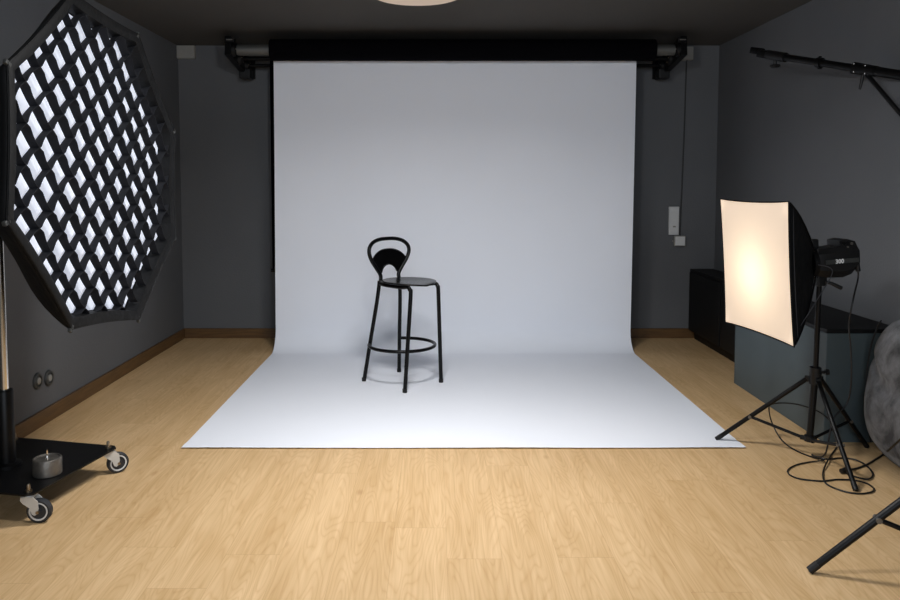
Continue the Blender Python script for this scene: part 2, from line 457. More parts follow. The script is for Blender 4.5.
def outlet(y, z, label):
    t = thing('wall_socket', label, 'socket', (XL, y, z), 'round sockets on the left wall')
    Ry = Matrix.Rotation(PI/2, 3, 'Y')
    bm = bm_new(); lathe(bm, [(0, 0), (.044, 0), (.044, .006), (.040, .011), (.030, .012), (.027, .004), (0, .004)], 32, Matrix.Translation((XL, y, z)) @ Ry.to_4x4())
    obj('socket_plate', bm, 'stripe', t, True)
    bm = bm_new(); lathe(bm, [(0, .004), (.018, .004), (.018, .012), (.012, .014), (0, .014)], 24, Matrix.Translation((XL, y, z)) @ Ry.to_4x4())
    obj('socket_insert', bm, 'ivory', t, True)
outlet(3.915, .245, 'round grey wall socket low on the left wall, nearer to the camera')
outlet(4.03, .232, 'round grey wall socket low on the left wall, nearer to the backdrop')

# ------------------------------------------------------------------ bar stool
ST = V((-.212, 4.828, 0))
st = thing('bar_stool', 'black metal bar stool with looped backrest standing on the white paper', 'bar stool', ST)
fw = V((.72, -.694, 0)).normalized()      # facing
sd = V((fw.y, -fw.x, 0))                   # to the viewer's ... side axis
if (V((-.46, 4.85, 0))-ST).dot(sd) < 0: sd = -sd   # +sd = towards leg A side
Z = V((0, 0, 1)); rt = .0125
def W(a, b, c): return ST + fw*a + sd*b + Z*c
FA, FB, FC, FD = V((-.458, 4.835, .004)), V((-.243, 5.075, .004)), V((-.184, 4.565, .004)), V((.039, 4.805, .004))
ZS = .648
bk = -.125
zf = .004
# rear legs and back loop (one bent tube in reality; legs and loop separate parts)
for ft, sg in ((FA, 1), (FB, -1)):
    bm = bm_new(); top = W(bk+.01, sg*.088, ZS+.005)
    tube(bm, bez([ft, ft.lerp(top, .4) + fw*.002, ft.lerp(top, .8) + fw*.006, top], 8), rt, 14)
    l = obj('leg', bm, 'stool', st, True)
    bm = bm_new(); cyl(bm, ft+Z*-.002, ft+Z*.022+(top-ft).normalized()*.0, .0145, seg=14); obj('foot_cap', bm, 'blackplastic', l, True)
loop = [(-.082, 0), (-.080, .035), (-.112, .080), (-.152, .130), (-.174, .178), (-.166, .218), (-.128, .248), (-.068, .263), (0, .266)]
pts = [(b, h) for b, h in loop] + [(-b, h) for b, h in reversed(loop[:-1])]
def BK(b, h): return W(bk+.01-.10*h + .10*(b/.2)**2*.25, b, ZS+.005+h)
bm = bm_new(); tube(bm, bez([BK(b, h) for b, h in pts], 6), rt, 14); obj('back_frame', bm, 'stool', st, True)
# back panel: fan shape with arch cut-out
def panel(th):
    bm = bm_new(); n = 28; rows = []
    for i in range(n+1):
        u = -1+2*i/n
        bb = u*.150
        # outer (upper) contour: dome
        top = .088+.115*math.sqrt(max(0, 1-(abs(u)*.93)**2.2))
        # lower contour: arch over the opening and funnel sides
        if abs(bb) < .066: lo = .035 + .062*math.sqrt(max(0, 1-(bb/.066)**2))
        else: lo = .035 + (abs(bb)-.066)/(.092)*.095
        lo = min(lo, top-.001)
        rows.append([(bb, lo+(top-lo)*k/6) for k in range(7)])
    vs = [[bm.verts.new(BK(b, h)) for b, h in r] for r in rows]
    for a, b in zip(vs, vs[1:]):
        for k in range(6): bm.faces.new((a[k], b[k], b[k+1], a[k+1]))
    return bm
o = obj('back_panel', panel(0), 'stool', st, True, angle=80)
md = o.modifiers.new('thick', 'SOLIDIFY'); md.thickness = .006; md.offset = 0
# seat: rounded, narrower at the back, dished
bm = bm_new(); rings = []
NS = 48
def seat_r(a):
    c, s = math.cos(a), math.sin(a)
    n = 2.5
    ax = .172; bx = .165
    r = (abs(c/ax)**n + abs(s/bx)**n)**(-1/n)
    if c < 0: r *= 1-.10*(-c)*abs(s)*1.6
    return r
def seat_z(f, a):
    c = math.cos(a); s = math.sin(a)
    return -.012*(1-f*f) - .016*(max(0, c)**2)*f**3*(1-abs(s)) + .004*f**2
cs = .054
for f in (.001, .3, .6, .85, .97, 1.0):
    rings.append([bm.verts.new(W(cs+seat_r(k*2*PI/NS)*f*math.cos(k*2*PI/NS), seat_r(k*2*PI/NS)*f*math.sin(k*2*PI/NS), ZS+.014+seat_z(f, k*2*PI/NS)-(.003 if f == 1 else 0))) for k in range(NS)])
for f in (1.0, .97, .6, .001):
    rings.append([bm.verts.new(W(cs+seat_r(k*2*PI/NS)*f*math.cos(k*2*PI/NS), seat_r(k*2*PI/NS)*f*math.sin(k*2*PI/NS), ZS+.014-.012+seat_z(f, k*2*PI/NS)+(.002 if f == 1 else 0))) for k in range(NS)])
for A, B in zip(rings, rings[1:]):
    for k in range(NS): bm.faces.new((A[k], A[(k+1) % NS], B[(k+1) % NS], B[k]))
bm.faces.new(rings[0]); bm.faces.new(list(reversed(rings[-1])))
obj('seat', bm, 'stoolseat', st, True, angle=50)
# front legs curve back beneath the seat
for ft, sg in ((FC, 1), (FD, -1)):
    bm = bm_new()
    top = W(.206, sg*.122, ZS-.055)
    tube(bm, bez([ft, ft.lerp(top, .5), top, top + Z*.033 - fw*.006, top + Z*.050 - fw*.026, W(.12, sg*.118, ZS-.012), W(-.02, sg*.115, ZS-.012), W(bk+.02, sg*.092, ZS-.010)], 6), rt, 14)
    l = obj('leg', bm, 'stool', st, True)
    bm = bm_new(); cyl(bm, ft+Z*-.002, ft+Z*.022, .0145, seg=14); obj('foot_cap', bm, 'blackplastic', l, True)
# open foot ring
RR = .212; zr = .243
aA = math.atan2((FA-ST).y, (FA-ST).x); aB = math.atan2((FB-ST).y, (FB-ST).x)
if aA < 0: aA += 2*PI
a0 = aA; a1 = aB+2*PI
bm = bm_new()
tube(bm, [ST+V((RR*math.cos(a), RR*math.sin(a), zr)) for a in [a0+(a1-a0)*i/60 for i in range(61)]], .0105, 12)
obj('foot_ring', bm, 'stool', st, True)

# ------------------------------------------------------------------ rolling stand + octabox
PB = V((-1.757, 3.055, 0))
ZP = .118
cor = [V((-1.395, 3.29, 0)), V((-1.503, 2.752, 0)), V((-2.04, 2.875, 0)), V((-1.925, 3.41, 0))]
rsd = thing('rolling_stand', 'black rolling floor stand with square base plate and chrome pole, under the octagonal softbox', 'light stand', PB)
bm = bm_new()
ctr = sum(cor, V())/4
fl_ = []
for i, c in enumerate(cor):
    p = cor[i-1]; n = cor[(i+1) % 4]
    fl_ += [c+(p-c).normalized()*.022, c+(n-c).normalized()*.022]
t_ = [bm.verts.new((p.x, p.y, ZP)) for p in fl_]; b_ = [bm.verts.new((p.x, p.y, ZP-.006)) for p in fl_]
bm.faces.new(t_); bm.faces.new(list(reversed(b_)))
for i in range(8): bm.faces.new((t_[i], b_[i], b_[(i+1) % 8], t_[(i+1) % 8]))
obj('base_plate', bm, 'blackmetal', rsd)
bm = bm_new(); lathe(bm, [(0, ZP), (.055, ZP), (.055, ZP+.012), (.034, ZP+.018), (.033, .428), (.029, .436), (0, .436)], 28, Matrix.Translation((PB.x, PB.y, 0)))
obj('sleeve', bm, 'blackmetal', rsd, True)
bm = bm_new(); cyl(bm, (PB.x, PB.y, .436), (PB.x, PB.y, 1.225), .0165, seg=24); obj('pole', bm, 'chrome', rsd, True)
bm = bm_new(); box(bm, (PB.x, PB.y, 1.225), (.05, .05, .05), bev=.006); obj('tilt_joint', bm, 'blackplastic', rsd)
def caster(c, yaw):
    d = (ctr-c).normalized(); p = c + d*.045
    R = Matrix.Translation((p.x, p.y, 0)) @ Matrix.Rotation(yaw, 4, 'Z')
    def fin(bm): bmesh.ops.transform(bm, matrix=R, verts=bm.verts); return bm
    wr = .0455; wx = .038
    bm = bm_new(); Rx = Matrix.Translation((wx, 0, wr)) @ Matrix.Rotation(PI/2, 4, 'X')
    lathe(bm, [(.033, -.012), (.040, -.013), (wr, -.008), (wr, .008), (.040, .013), (.033, .012)], 36, Rx); 
    w = obj('wheel', fin(bm), 'tyre', rsd, True)
    for s in (-1, 1):
        bm = bm_new(); lathe(bm, [(.034, s*.0125), (.0345, s*.0142), (.0295, s*.0142), (.0285, s*.0125)], 36, Rx); obj('rim', fin(bm), 'whiteplastic', w, True)
    bm = bm_new(); lathe(bm, [(0, -.010), (.033, -.010), (.033, .010), (0, .010)], 30, Rx); lathe(bm, [(0, -.0155), (.012, -.0145), (.014, -.010), (.014, .010), (.012, .0145), (0, .0155)], 20, Rx); obj('hub', fin(bm), 'tyre', w, True)
    # fork: two cheeks, crown
    bm = bm_new()
    for s in (-1, 1):
        prof = [(-.020, .104), (.022, .104), (.040, .088), (.042, .06), (.038, .040), (.028, .033), (.018, .038), (.010, .062), (-.014, .080), (-.024, .092)]
        A = [bm.verts.new((x, s*.0175, z)) for x, z in prof]; B = [bm.verts.new((x, s*.0205, z)) for x, z in prof]
        bm.faces.new(A); bm.faces.new(list(reversed(B)))
        for i in range(len(prof)): bm.faces.new((A[i], A[(i+1) % len(prof)], B[(i+1) % len(prof)], B[i]))
    box(bm, (0, 0, .103), (.046, .041, .004), bev=.001)
    lathe(bm, [(0, .105), (.022, .105), (.020, .111), (0, .111)], 20)
    f = obj('fork', fin(bm), 'caster', rsd, True, angle=30)
    bm = bm_new(); cyl(bm, (wx, -.024, wr), (wx, .024, wr), .006, seg=10); obj('axle', fin(bm), 'bolt', f, True)
    bm = bm_new(); lathe(bm, [(0, ZP), (.013, ZP), (.013, ZP+.008), (.007, ZP+.009), (.007, ZP+.024), (.005, ZP+.030), (0, ZP+.031)], 12); obj('caster_bolt', fin(bm), 'bolt', rsd, True)
yaws = [math.radians(38), math.radians(4), math.radians(200), math.radians(150)]
for c, y in zip(cor, yaws): caster(c, y)

# weight on the plate
wt = thing('metal_canister', 'small silver round metal canister with an upright pin, on the black base plate', 'canister', (-1.545, 2.965, ZP))
bm = bm_new(); lathe(bm, [(0, 0), (.050, 0), (.0535, .003), (.0535, .064), (.051, .068), (.046, .069), (.044, .064), (0, .064)], 48); obj('body', bm, 'zinc', wt, True, world=False)
bm = bm_new(); lathe(bm, [(0, .064), (.008, .064), (.0045, .070), (.0035, .092), (.004, .098), (0, .100)], 12); obj('pin', bm, 'chrome', wt, True, world=False)

# octabox
OC = V((-1.3011, 3.0171, 1.3358)); n_ = V((.99586, -.08497, .03237)).normalized()
u_ = V((0, 0, 1)).cross(n_).normalized(); v_ = n_.cross(u_)
OM = Matrix((u_, v_, n_)).transposed()
ob = thing('octabox', 'large black octagonal softbox with fabric grid over a white diffuser, on the left stand', 'softbox', OC)
ob.rotation_euler = OM.to_euler()
RO = .665; ROLL = math.radians(16.2)
def octv(r, k, z): a = ROLL+k*PI/4; return V((r*math.cos(a), r*math.sin(a), z))
DEP = .36
def ring_pts(r, z, sub=4, pinch=.0):
    out = []
    for k in range(8):
        a, b = octv(r, k, z), octv(r, k+1, z)
        for i in range(sub):
            f = i/sub; p = a.lerp(b, f); q = 4*f*(1-f)
            p2 = V((p.x, p.y, 0)); p2 *= (1-pinch*q); out.append(V((p2.x, p2.y, z)))
    return out
bm = bm_new(); rings = []
for i in range(15):
    s = i/14; ang = s*PI/2*.955
    r = RO*(.42*math.cos(ang)+.58*(1-.86*s)); z = -DEP*math.sin(ang)
    rings.append([bm.verts.new(p) for p in ring_pts(r, z, 6, .014+.012*math.sin(s*PI))])
for A, B in zip(rings, rings[1:]):
    n = len(A)
    for k in range(n): bm.faces.new((A[k], A[(k+1) % n], B[(k+1) % n], B[k]))
o = obj('shell', bm, 'blackfabric', ob, True, world=False, angle=50)
md = o.modifiers.new('thick', 'SOLIDIFY'); md.thickness = .002; md.offset = 1
# front border band + outer rim
bm = bm_new(); rings = []
for r, z in ((RO, -.002), (RO+.003, .006), (RO-.004, .012), (RO-.040, .005), (RO-.047, -.044)):
    rings.append([bm.verts.new(p+V((0, 0, .0035*noise.noise(p*18) if r < RO else 0))) for p in ring_pts(r, z, 8, .016 if r > RO-.01 else .022)])
for A, B in zip(rings, rings[1:]):
    n = len(A)
    for k in range(n): bm.faces.new((A[k], A[(k+1) % n], B[(k+1) % n], B[k]))
obj('rim_band', bm, 'lipfabric', ob, True, world=False, angle=60)
bm = bm_new(); tube(bm, ring_pts(RO+.001, .010, 6, .016), .0018, 6, closed=True); obj('piping', bm, 'lipfabric', ob, True, world=False)
# diffuser
bm = bm_new(); c = bm.verts.new((0, 0, -.047)); prev = None
for fr in (.25, .5, .75, 1.0):
    ring = [bm.verts.new(p+V((0, 0, .006*(1-fr)+.004*noise.noise(p*9)*(1-fr*.8)))) for p in ring_pts((RO-.05)*fr, -.051, 6, .02)]
    n = len(ring)
    for k in range(n):
        if prev is None: bm.faces.new((c, ring[k], ring[(k+1) % n]))
        else: bm.faces.new((prev[k], ring[k], ring[(k+1) % n], prev[(k+1) % n]))
    prev = ring
obj('diffuser', bm, 'octadiff', ob, True, world=False, angle=80)
# fabric grid: two families of strips parallel to the rim edges
GP = .0985; GD = .039; inr = RO-.047
ang0 = ROLL+PI/8
def clipR(a, off):
    """half extents along direction a+90 for a line at offset off: intersect with octagon"""
    nx, ny = math.cos(a), math.sin(a); dx, dy = -ny, nx
    ap = inr*math.cos(PI/8)
    lo, hi = -9, 9
    for k in range(8):
        b = ROLL+PI/8+k*PI/4; bx, by = math.cos(b), math.sin(b)
        s0 = off*(nx*bx+ny*by); sl = dx*bx+dy*by
        if abs(sl) < 1e-6:
            if s0 > ap: return None
            continue
        q = (ap-s0)/sl
        if sl > 0: hi = min(hi, q)
        else: lo = max(lo, q)
    return (lo, hi) if hi > lo else None
bm = bm_new()
def wob(x, y, z):
    # slack fabric: crossings wander, strips sag
    f = (z+GD)/GD
    return (x+.0085*noise.noise(V((x*7, y*7, 1.3)))*(.4+f), y+.0085*noise.noise(V((x*7, y*7, 7.7)))*(.4+f))
for fam in (0, 1):
    a = ang0 + fam*PI/2
    nx, ny = math.cos(a), math.sin(a); dx, dy = -ny, nx
    for k in range(-6, 7):
        off = k*GP+(.02 if fam else .0)
        cl = clipR(a, off)
        if not cl: continue
        lo, hi = cl; ns = max(2, int((hi-lo)/GP*6)); cols = []
        ph = random.uniform(0, 6.3)
        for i in range(ns+1):
            s = lo+(hi-lo)*i/ns
            cellpos = (s/GP) % 1.0
            bow = math.sin(cellpos*PI)*.007*(1 if fam else -1)
            col = []
            for j in range(4):
                z = -GD*j/3 + .004
                if j == 0: z -= .003*math.sin(cellpos*PI)
                x = nx*(off+bow*(1-j*.25))+dx*s; y = ny*(off+bow*(1-j*.25))+dy*s
                x, y = wob(x, y, z)
                col.append(bm.verts.new((x, y, z)))
            cols.append(col)
        for A, B in zip(cols, cols[1:]):
            for j in range(3): bm.faces.new((A[j], B[j], B[j+1], A[j+1]))
o = obj('grid', bm, 'gridfabric', ob, False, world=False, recalc=False, angle=80)
md = o.modifiers.new('thick', 'SOLIDIFY'); md.thickness = .0018; md.offset = 0
for k in range(8):
    bm = bm_new(); p = octv(RO-.002, k, .004); a = ROLL+k*PI/4
    box(bm, p, (.028, .016, .014), Matrix.Rotation(a, 3, 'Z'), .003)
    obj('rod_tip', bm, 'stripe', ob, world=False)
bm = bm_new(); lathe(bm, [(.060, -DEP+.01), (.085, -DEP+.008), (.085, -DEP-.022), (.06, -DEP-.022)], 40); obj('speed_ring', bm, 'blackmetal', ob, True, world=False)
# its flash head
fh = thing('flash_head', 'black studio flash head behind the octagonal softbox, on top of the chrome pole', 'studio flash', OC - n_*.39)
fh.rotation_euler = OM.to_euler()
bm = bm_new(); lathe(bm, [(0, .004), (.055, .004), (.06, -.004), (.06, -.20), (.052, -.212), (0, -.212)], 32); obj('body', bm, 'blackplastic', fh, True, world=False)
bm = bm_new(); box(bm, (0, -.071, -.05), (.03, .03, .05), bev=.004); obj('mount', bm, 'blackplastic', fh, world=False)

# ------------------------------------------------------------------ right softbox
a_n = V((-.9930, -.1180, -.07)).normalized()      # faces left
SC = V((1.441, 3.42, .897))
su = V((0, 0, 1)).cross(a_n).normalized(); sv = a_n.cross(su)      # su points ... along the face
SM = Matrix((su, sv, a_n)).transposed()
sbx = thing('softbox', 'lit square softbox with glowing warm front and black sides, on the right tripod', 'softbox', SC)
sbx.rotation_euler = SM.to_euler()
HW = .285; HH = .302
def sq_ring(hw, hh, z, pin, sub=8):
    out = []
    cs_ = [(-hw, -hh), (hw, -hh), (hw, hh), (-hw, hh)]
    for k in range(4):
        a = V((*cs_[k], z)); b = V((*cs_[(k+1) % 4], z))
        for i in range(sub):
            f = i/sub; p = a.lerp(b, f); m = ((a+b)/2); m.z = 0
            p -= m.normalized()*pin*4*f*(1-f); out.append(p)
    return out
def loft(bm, rings, close_end=False):
    R = [[bm.verts.new(p) for p in r] for r in rings]
    n = len(R[0])
    for A, B in zip(R, R[1:]):
        for k in range(n): bm.faces.new((A[k], A[(k+1) % n], B[(k+1) % n], B[k]))
    return R
SD = .25
def sprof(s):   # ribs bow outwards
    f = 1-s
    return (.055/HW) + (1-.055/HW)*(.26*math.sin(f*PI/2)+.74*f)
bm = bm_new()
loft(bm, [sq_ring(HW*sprof(i/12), HH*sprof(i/12), -SD*i/12-.004, .007+.01*math.sin(i/12*PI)) for i in range(13)])
o = obj('shell', bm, 'blackfabric', sbx, True, world=False, angle=50)
md = o.modifiers.new('thick', 'SOLIDIFY'); md.thickness = .002; md.offset = 1
bm = bm_new()
loft(bm, [sq_ring(HW*sprof(i/12)-.006, HH*sprof(i/12)-.006, -SD*i/12-.012, .007+.01*math.sin(i/12*PI)) for i in range(13)])
obj('lining', bm, 'lining', sbx, True, world=False, angle=50)
bm = bm_new(); R = loft(bm, [sq_ring(HW*f, HH*f, -.003+.004*(1-f), .008*f) for f in (1.0, .75, .5, .25, .03)])
bm.faces.new(R[-1]); obj('front_diffuser', bm, 'softdiff', sbx, True, world=False, angle=80)
bm = bm_new(); tube(bm, sq_ring(HW+.002, HH+.002, -.004, .008), .004, 6, closed=True); obj('rim_band', bm, 'blackfabric', sbx, True, world=False)
bm = bm_new(); kf = sprof(.036/SD)
tube(bm, sq_ring(HW*kf+.002, HH*kf+.002, -.038, .007), .0022, 6, closed=True); obj('piping', bm, 'piping', sbx, True, world=False)
for sx in (-1, 1):
    for sy in (-1, 1):
        bm = bm_new(); tube(bm, [V((sx*HW*sprof(i/12)*.985, sy*HH*sprof(i/12)*.985, -SD*i/12-.013)) for i in range(13)], .004, 8)
        obj('rib', bm, 'blackmetal', sbx, True, world=False)
bm = bm_new(); lathe(bm, [(.05, -SD+.004), (.078, -SD), (.080, -SD-.022), (.05, -SD-.024)], 36); obj('speed_ring', bm, 'blackmetal', sbx, True, world=False)
def sl(p): return SC + su*p[0] + sv*p[1] + a_n*p[2]
# modelling lamp: a bulb belonging to the head
hd = thing('flash_head', 'black studio flash head marked 300 behind the lit square softbox', 'studio flash', SC - a_n*(SD+.026))
hd.rotation_euler = SM.to_euler()
def hloc(x, y, z): return V((x, y, z))
# body: lofted octagonal section, tapering to the back.  local z = forwards (towards softbox), y = up
def oct_sec(w, h, z, ch=.28, cy=0):
    return [V((x, y+cy, z)) for x, y in ((-w, -h*(1-2*ch*.8)), (-w*(1-ch*1.5), -h), (w*(1-ch*1.5), -h), (w, -h*(1-2*ch*.8)), (w, h*(1-2*ch*.6)), (w*(1-ch), h), (-w*(1-ch), h), (-w, h*(1-2*ch*.6)))]
HD0 = 0.0; HL = .205
bm = bm_new()
R = loft(bm, [oct_sec(.050, .055, HD0, .3), oct_sec(.056, .062, -.012, .3), oct_sec(.060, .068, -.06, .3, -.004), oct_sec(.062, .072, -.13, .28, -.004), oct_sec(.060, .066, -.175, .3, .002), oct_sec(.052, .048, -HL, .3, .012)])
bm.faces.new(R[0]); bm.faces.new(list(reversed(R[-1])))
obj('body', bm, 'blackplastic', hd, True, world=False, angle=25)
bm = bm_new(); lathe(bm, [(.0, .0), (.055, .0), (.055, -.02), (.0, -.02)], 30, Matrix.Translation((0, 0, .022))); obj('mount_ring', bm, 'blackmetal', hd, True, world=False)
# rear control crest with dials
bm = bm_new()
prof = [(-.115, .050), (-.112, .094), (-.15, .098), (-.188, .086), (-HL+.002, .052)]
A = [bm.verts.new((-.045, y, z)) for z, y in prof]; B = [bm.verts.new((.045, y, z)) for z, y in prof]
bm.faces.new(A); bm.faces.new(list(reversed(B)))
for i in range(len(prof)): bm.faces.new((A[i], A[(i+1) % len(prof)], B[(i+1) % len(prof)], B[i]))
cr = obj('control_panel', bm, 'blackplastic', hd, world=False)
side = -1 if sl((-1, 0, 0)).y < SC.y else 1     # side of the body turned to the camera
for zz, yy, r in ((-.128, .082, .007), (-.147, .080, .009), (-.170, .076, .006), (-.150, .062, .005)):
    bm = bm_new(); cyl(bm, (side*.0455, yy, zz), (side*.0505, yy, zz), r, seg=14); obj('dial', bm, 'zinc' if r < .007 else 'blackmetal', cr, True, world=False)
bm = bm_new(); box(bm, (0, .083, -.016), (.034, .044, .034), bev=.005); obj('lock_knob', bm, 'blackplastic', hd, world=False)
bm = bm_new(); box(bm, (side*.0625, .002, -.112), (.003, .020, .16), bev=.001); stp = obj('label_stripe', bm, 'stripe', hd, world=False)
# lettering
cu = bpy.data.curves.new('marking', 'FONT'); cu.body = '300'; cu.size = .026; cu.extrude = .0006; cu.align_x = 'CENTER'; cu.align_y = 'CENTER'
cu.offset = .0009; cu.space_character = 1.05
tmp = bpy.data.objects.new('marking_tmp', cu); COL.objects.link(tmp)
bpy.context.view_layer.update()
me = bpy.data.meshes.new_from_object(tmp.evaluated_get(bpy.context.evaluated_depsgraph_get()))
bpy.data.objects.remove(tmp); me.materials.append(MT['print'])
# text right = away from softbox (-z), up = +y, normal = side*x
Rm = Matrix((V((0, 0, -1)), V((0, 1, 0)), V((1, 0, 0)))).transposed().to_4x4()
if side < 0: Rm = Matrix((V((0, 0, -1)), V((0, 1, 0)), V((-1, 0, 0)))).transposed().to_4x4(); 
me.transform(Matrix.Translation((side*.0645, .002, -.098)) @ Rm)
mk = bpy.data.objects.new('marking', me); COL.objects.link(mk); mk.parent = hd
bm = bm_new(); box(bm, (0, -.088, -.045), (.034, .05, .045), bev=.005); br = obj('tilt_bracket', bm, 'blackplastic', hd, world=False)
bm = bm_new(); tube(bm, [(side*.02, -.092, -.055), (side*.035, -.10, -.075), (side*.04, -.124, -.118)], .008, 10, radii=[.007, .008, .010]); obj('tilt_lever', bm, 'blackplastic', br, True, world=False)
bm = bm_new(); cyl(bm, (side*.045, -.012, -HL+.010), (side*.045, -.052, -HL+.006), .011, seg=12); obj('power_plug', bm, 'blackplastic', hd, True, world=False)
bm = bm_new(); lathe(bm, [(0, .09), (.018, .084), (.024, .068), (.022, .05), (.016, .03), (.016, .02)], 20); obj('modelling_lamp', bm, 'octadiff', hd, True, world=False)

# stand
def light_stand(name, label, base, hub, top, feet, r_col, r_leg, fr=.62, cz=.075, group=None, bot=None):
    t = thing(name, label, 'light stand', (base[0], base[1], 0), group)
    base = V(base); hub = V(hub); top = V(top)
    bm = bm_new(); cyl(bm, base, hub.lerp(top, .09), r_col, seg=18); obj('column', bm, 'blackmetal', t, True)
    bm = bm_new(); cyl(bm, hub.lerp(top, .09), top, r_col*.78, seg=18); obj('upper_column', bm, 'blackmetal', t, True)
    bm = bm_new()
    ax = (top-base).normalized()
    q = hub.lerp(top, .09)
    cyl(bm, q-ax*.03, q+ax*.018, r_col*1.6, seg=18); cl = obj('height_clamp', bm, 'blackplastic', t, True)
    bm = bm_new(); cyl(bm, q+V((r_col, 0, -.005)), q+V((r_col+.035, 0, -.005)), .007, seg=10); cyl(bm, q+V((r_col+.03, 0, -.005)), q+V((r_col+.045, 0, -.005)), .014, seg=8); obj('clamp_knob', bm, 'blackplastic', cl, True)
    bm = bm_new(); cyl(bm, hub-ax*.02, hub+ax*.03, r_col*1.75, seg=18)
    for f in feet:
        d = V(f)-hub; d.z = 0; d.normalize()
        box(bm, hub+d*(r_col*2.0)+V((0, 0, 0)), (r_col*1.6, .016, .026), Matrix.Rotation(math.atan2(d.y, d.x), 3, 'Z'), .002)
    obj('upper_collar', bm, 'blackplastic', t, True, angle=30)
    bm = bm_new(); cyl(bm, base-ax*.012, base+ax*.014, r_col*1.5, seg=18)
    for f in feet:
        d = V(f)-hub; d.z = 0; d.normalize()
        box(bm, base+d*(r_col*1.9), (r_col*1.4, .014, .02), Matrix.Rotation(math.atan2(d.y, d.x), 3, 'Z'), .002)
    obj('lower_collar', bm, 'blackplastic', t, True, angle=30)
    for f in feet:
        f = V(f); d = f-hub; dh = V((d.x, d.y, 0)).normalized()
        s = hub+dh*(r_col*2.2); e = f+V((0, 0, r_leg*.9))
        bm = bm_new(); cyl(bm, s, e, r_leg, seg=14); l = obj('leg', bm, 'blackmetal', t, True)
        bm = bm_new(); k = (e-s).normalized(); cyl(bm, e-k*.03, e+k*.006, r_leg*1.08, seg=14); obj('foot_cap', bm, 'blackplastic', l, True)
        j = s.lerp(e, fr); b0 = base+dh*(r_col*1.9)
        bm = bm_new(); cyl(bm, b0, j, r_leg*.68, seg=10); obj('brace', bm, 'blackmetal', t, True)
        bm = bm_new(); sdv = V((-dh.y, dh.x, 0)); cyl(bm, j-sdv*r_leg*1.5, j+sdv*r_leg*1.5, r_leg*.75, seg=10); obj('rivet', bm, 'zinc', l, True)
    return t
htop = SC - a_n*(SD+.026+.045)
ztop = htop.z-.104
light_stand('light_stand', 'black tripod light stand holding the lit square softbox', (1.752, 3.487, .085), (1.768, 3.485, .365), (htop.x, htop.y, ztop),
    [(1.405, 3.71, 0), (1.745, 3.08, 0), (2.085, 3.60, 0)], .0155, .0105)
light_stand('light_stand', 'black tripod stand whose foot enters at the bottom right corner', (1.83, 2.30, .06), (1.83, 2.30, .56), (1.83, 2.30, 1.55),
    [(1.232, 2.417, 0), (2.029, 1.722, 0), (2.18, 2.72, 0)], .0175, .0122, fr=.66)

# softbox power cord, hanging from the head to the floor, with its coil on the floor
CAMH = 1.2727; TH = math.atan(48/760)
def ray(x, y):
    up = (232-y)/760
    return V(((x-435)/760, math.cos(TH)+up*math.sin(TH), -math.sin(TH)+up*math.cos(TH)))
def onfloor(x, y, z=.005):
    d = ray(x, y); t = (z-CAMH)/d.z; return V((d.x*t, d.y*t, z))
def atT(x, y, t): return V((0, 0, CAMH)) + ray(x, y)*t
plug = SC - a_n*(SD+.026) + (OM @ V((0, 0, 0)))
pw = hd.location + su*(side*.045) + sv*(-.052) + a_n*(-HL+.006)
pts = [pw, pw+V((0, 0, -.04)), atT(853, 300, 3.36), atT(849, 325, 3.38), atT(851, 352, 3.40), atT(851, 385, 3.42), atT(846, 405, 3.44), atT(833, 420, 3.42), V((1.76, 3.36, .055))]
pts += [onfloor(812, 455), onfloor(826, 459), onfloor(842, 458), onfloor(856, 460), onfloor(867, 466), onfloor(873, 474), onfloor(869, 479, .007), onfloor(860, 478), onfloor(848, 474, .007), onfloor(843, 470)]
bm = bm_new(); tube(bm, bez(pts, 8), .0038, 8)
cord = recentre(obj('power_cord', bm, 'cable', smooth=True), (1.80, 3.40, 0))
tag(cord, 'thin black power cord hanging from the right flash head down to the floor', 'cable')
pts = [onfloor(838, 442, .02), onfloor(834, 426, .09), onfloor(821, 413, .15), onfloor(800, 405, .18), onfloor(782, 403, .185), onfloor(771, 404.5, .18), onfloor(769, 409, .16), onfloor(771, 420, .08), onfloor(778, 435, .02), onfloor(786, 444), onfloor(797, 451), onfloor(812, 457), onfloor(824, 460, .013),
       onfloor(810, 462), onfloor(796, 465), onfloor(788, 470), onfloor(790, 475), onfloor(801, 479), onfloor(822, 481), onfloor(838, 479.5), onfloor(856, 480.5), onfloor(868, 484), onfloor(874, 489), onfloor(870, 492.5), onfloor(857, 493.5), onfloor(843, 491), onfloor(830, 486), onfloor(824, 480.5, .013), onfloor(823, 472), onfloor(827, 462, .013), onfloor(832, 454), onfloor(837, 447)]
bm = bm_new(); tube(bm, bez(pts, 8), .0035, 8)
tag(recentre(obj('extension_cable', bm, 'cable', smooth=True), (1.75, 3.3, 0)), 'black cable coiled on the wooden floor around the foot of the right tripod', 'cable')
pts = [onfloor(845, 470, .012), onfloor(856, 468.5), onfloor(867, 464.5), onfloor(878, 458, .006), onfloor(884, 454, .012), atT(892, 447, 3.30), atT(900, 440, 3.18), atT(912, 432, 3.0), V((1.95, 2.80, .10)), V((2.1, 2.5, .02)), V((2.2, 2.2, .005))]
bm = bm_new(); tube(bm, bez(pts, 8), .0045, 8)
c2 = obj('mains_cable', bm, 'cable', smooth=True)
bm = bm_new(); p0, p1 = onfloor(846.5, 470, .014), onfloor(841, 471, .014); cyl(bm, p0, p1, .013, .010, seg=12)
pg = obj('plug', bm, 'cable', None, True)
recentre(c2, (1.95, 3.2, 0)); pg.parent = c2; pg.data.transform(Matrix.Translation(-V(c2.location)))
tag(c2, 'black mains cable leading from the coil past the grey cushion out at the right', 'cable')
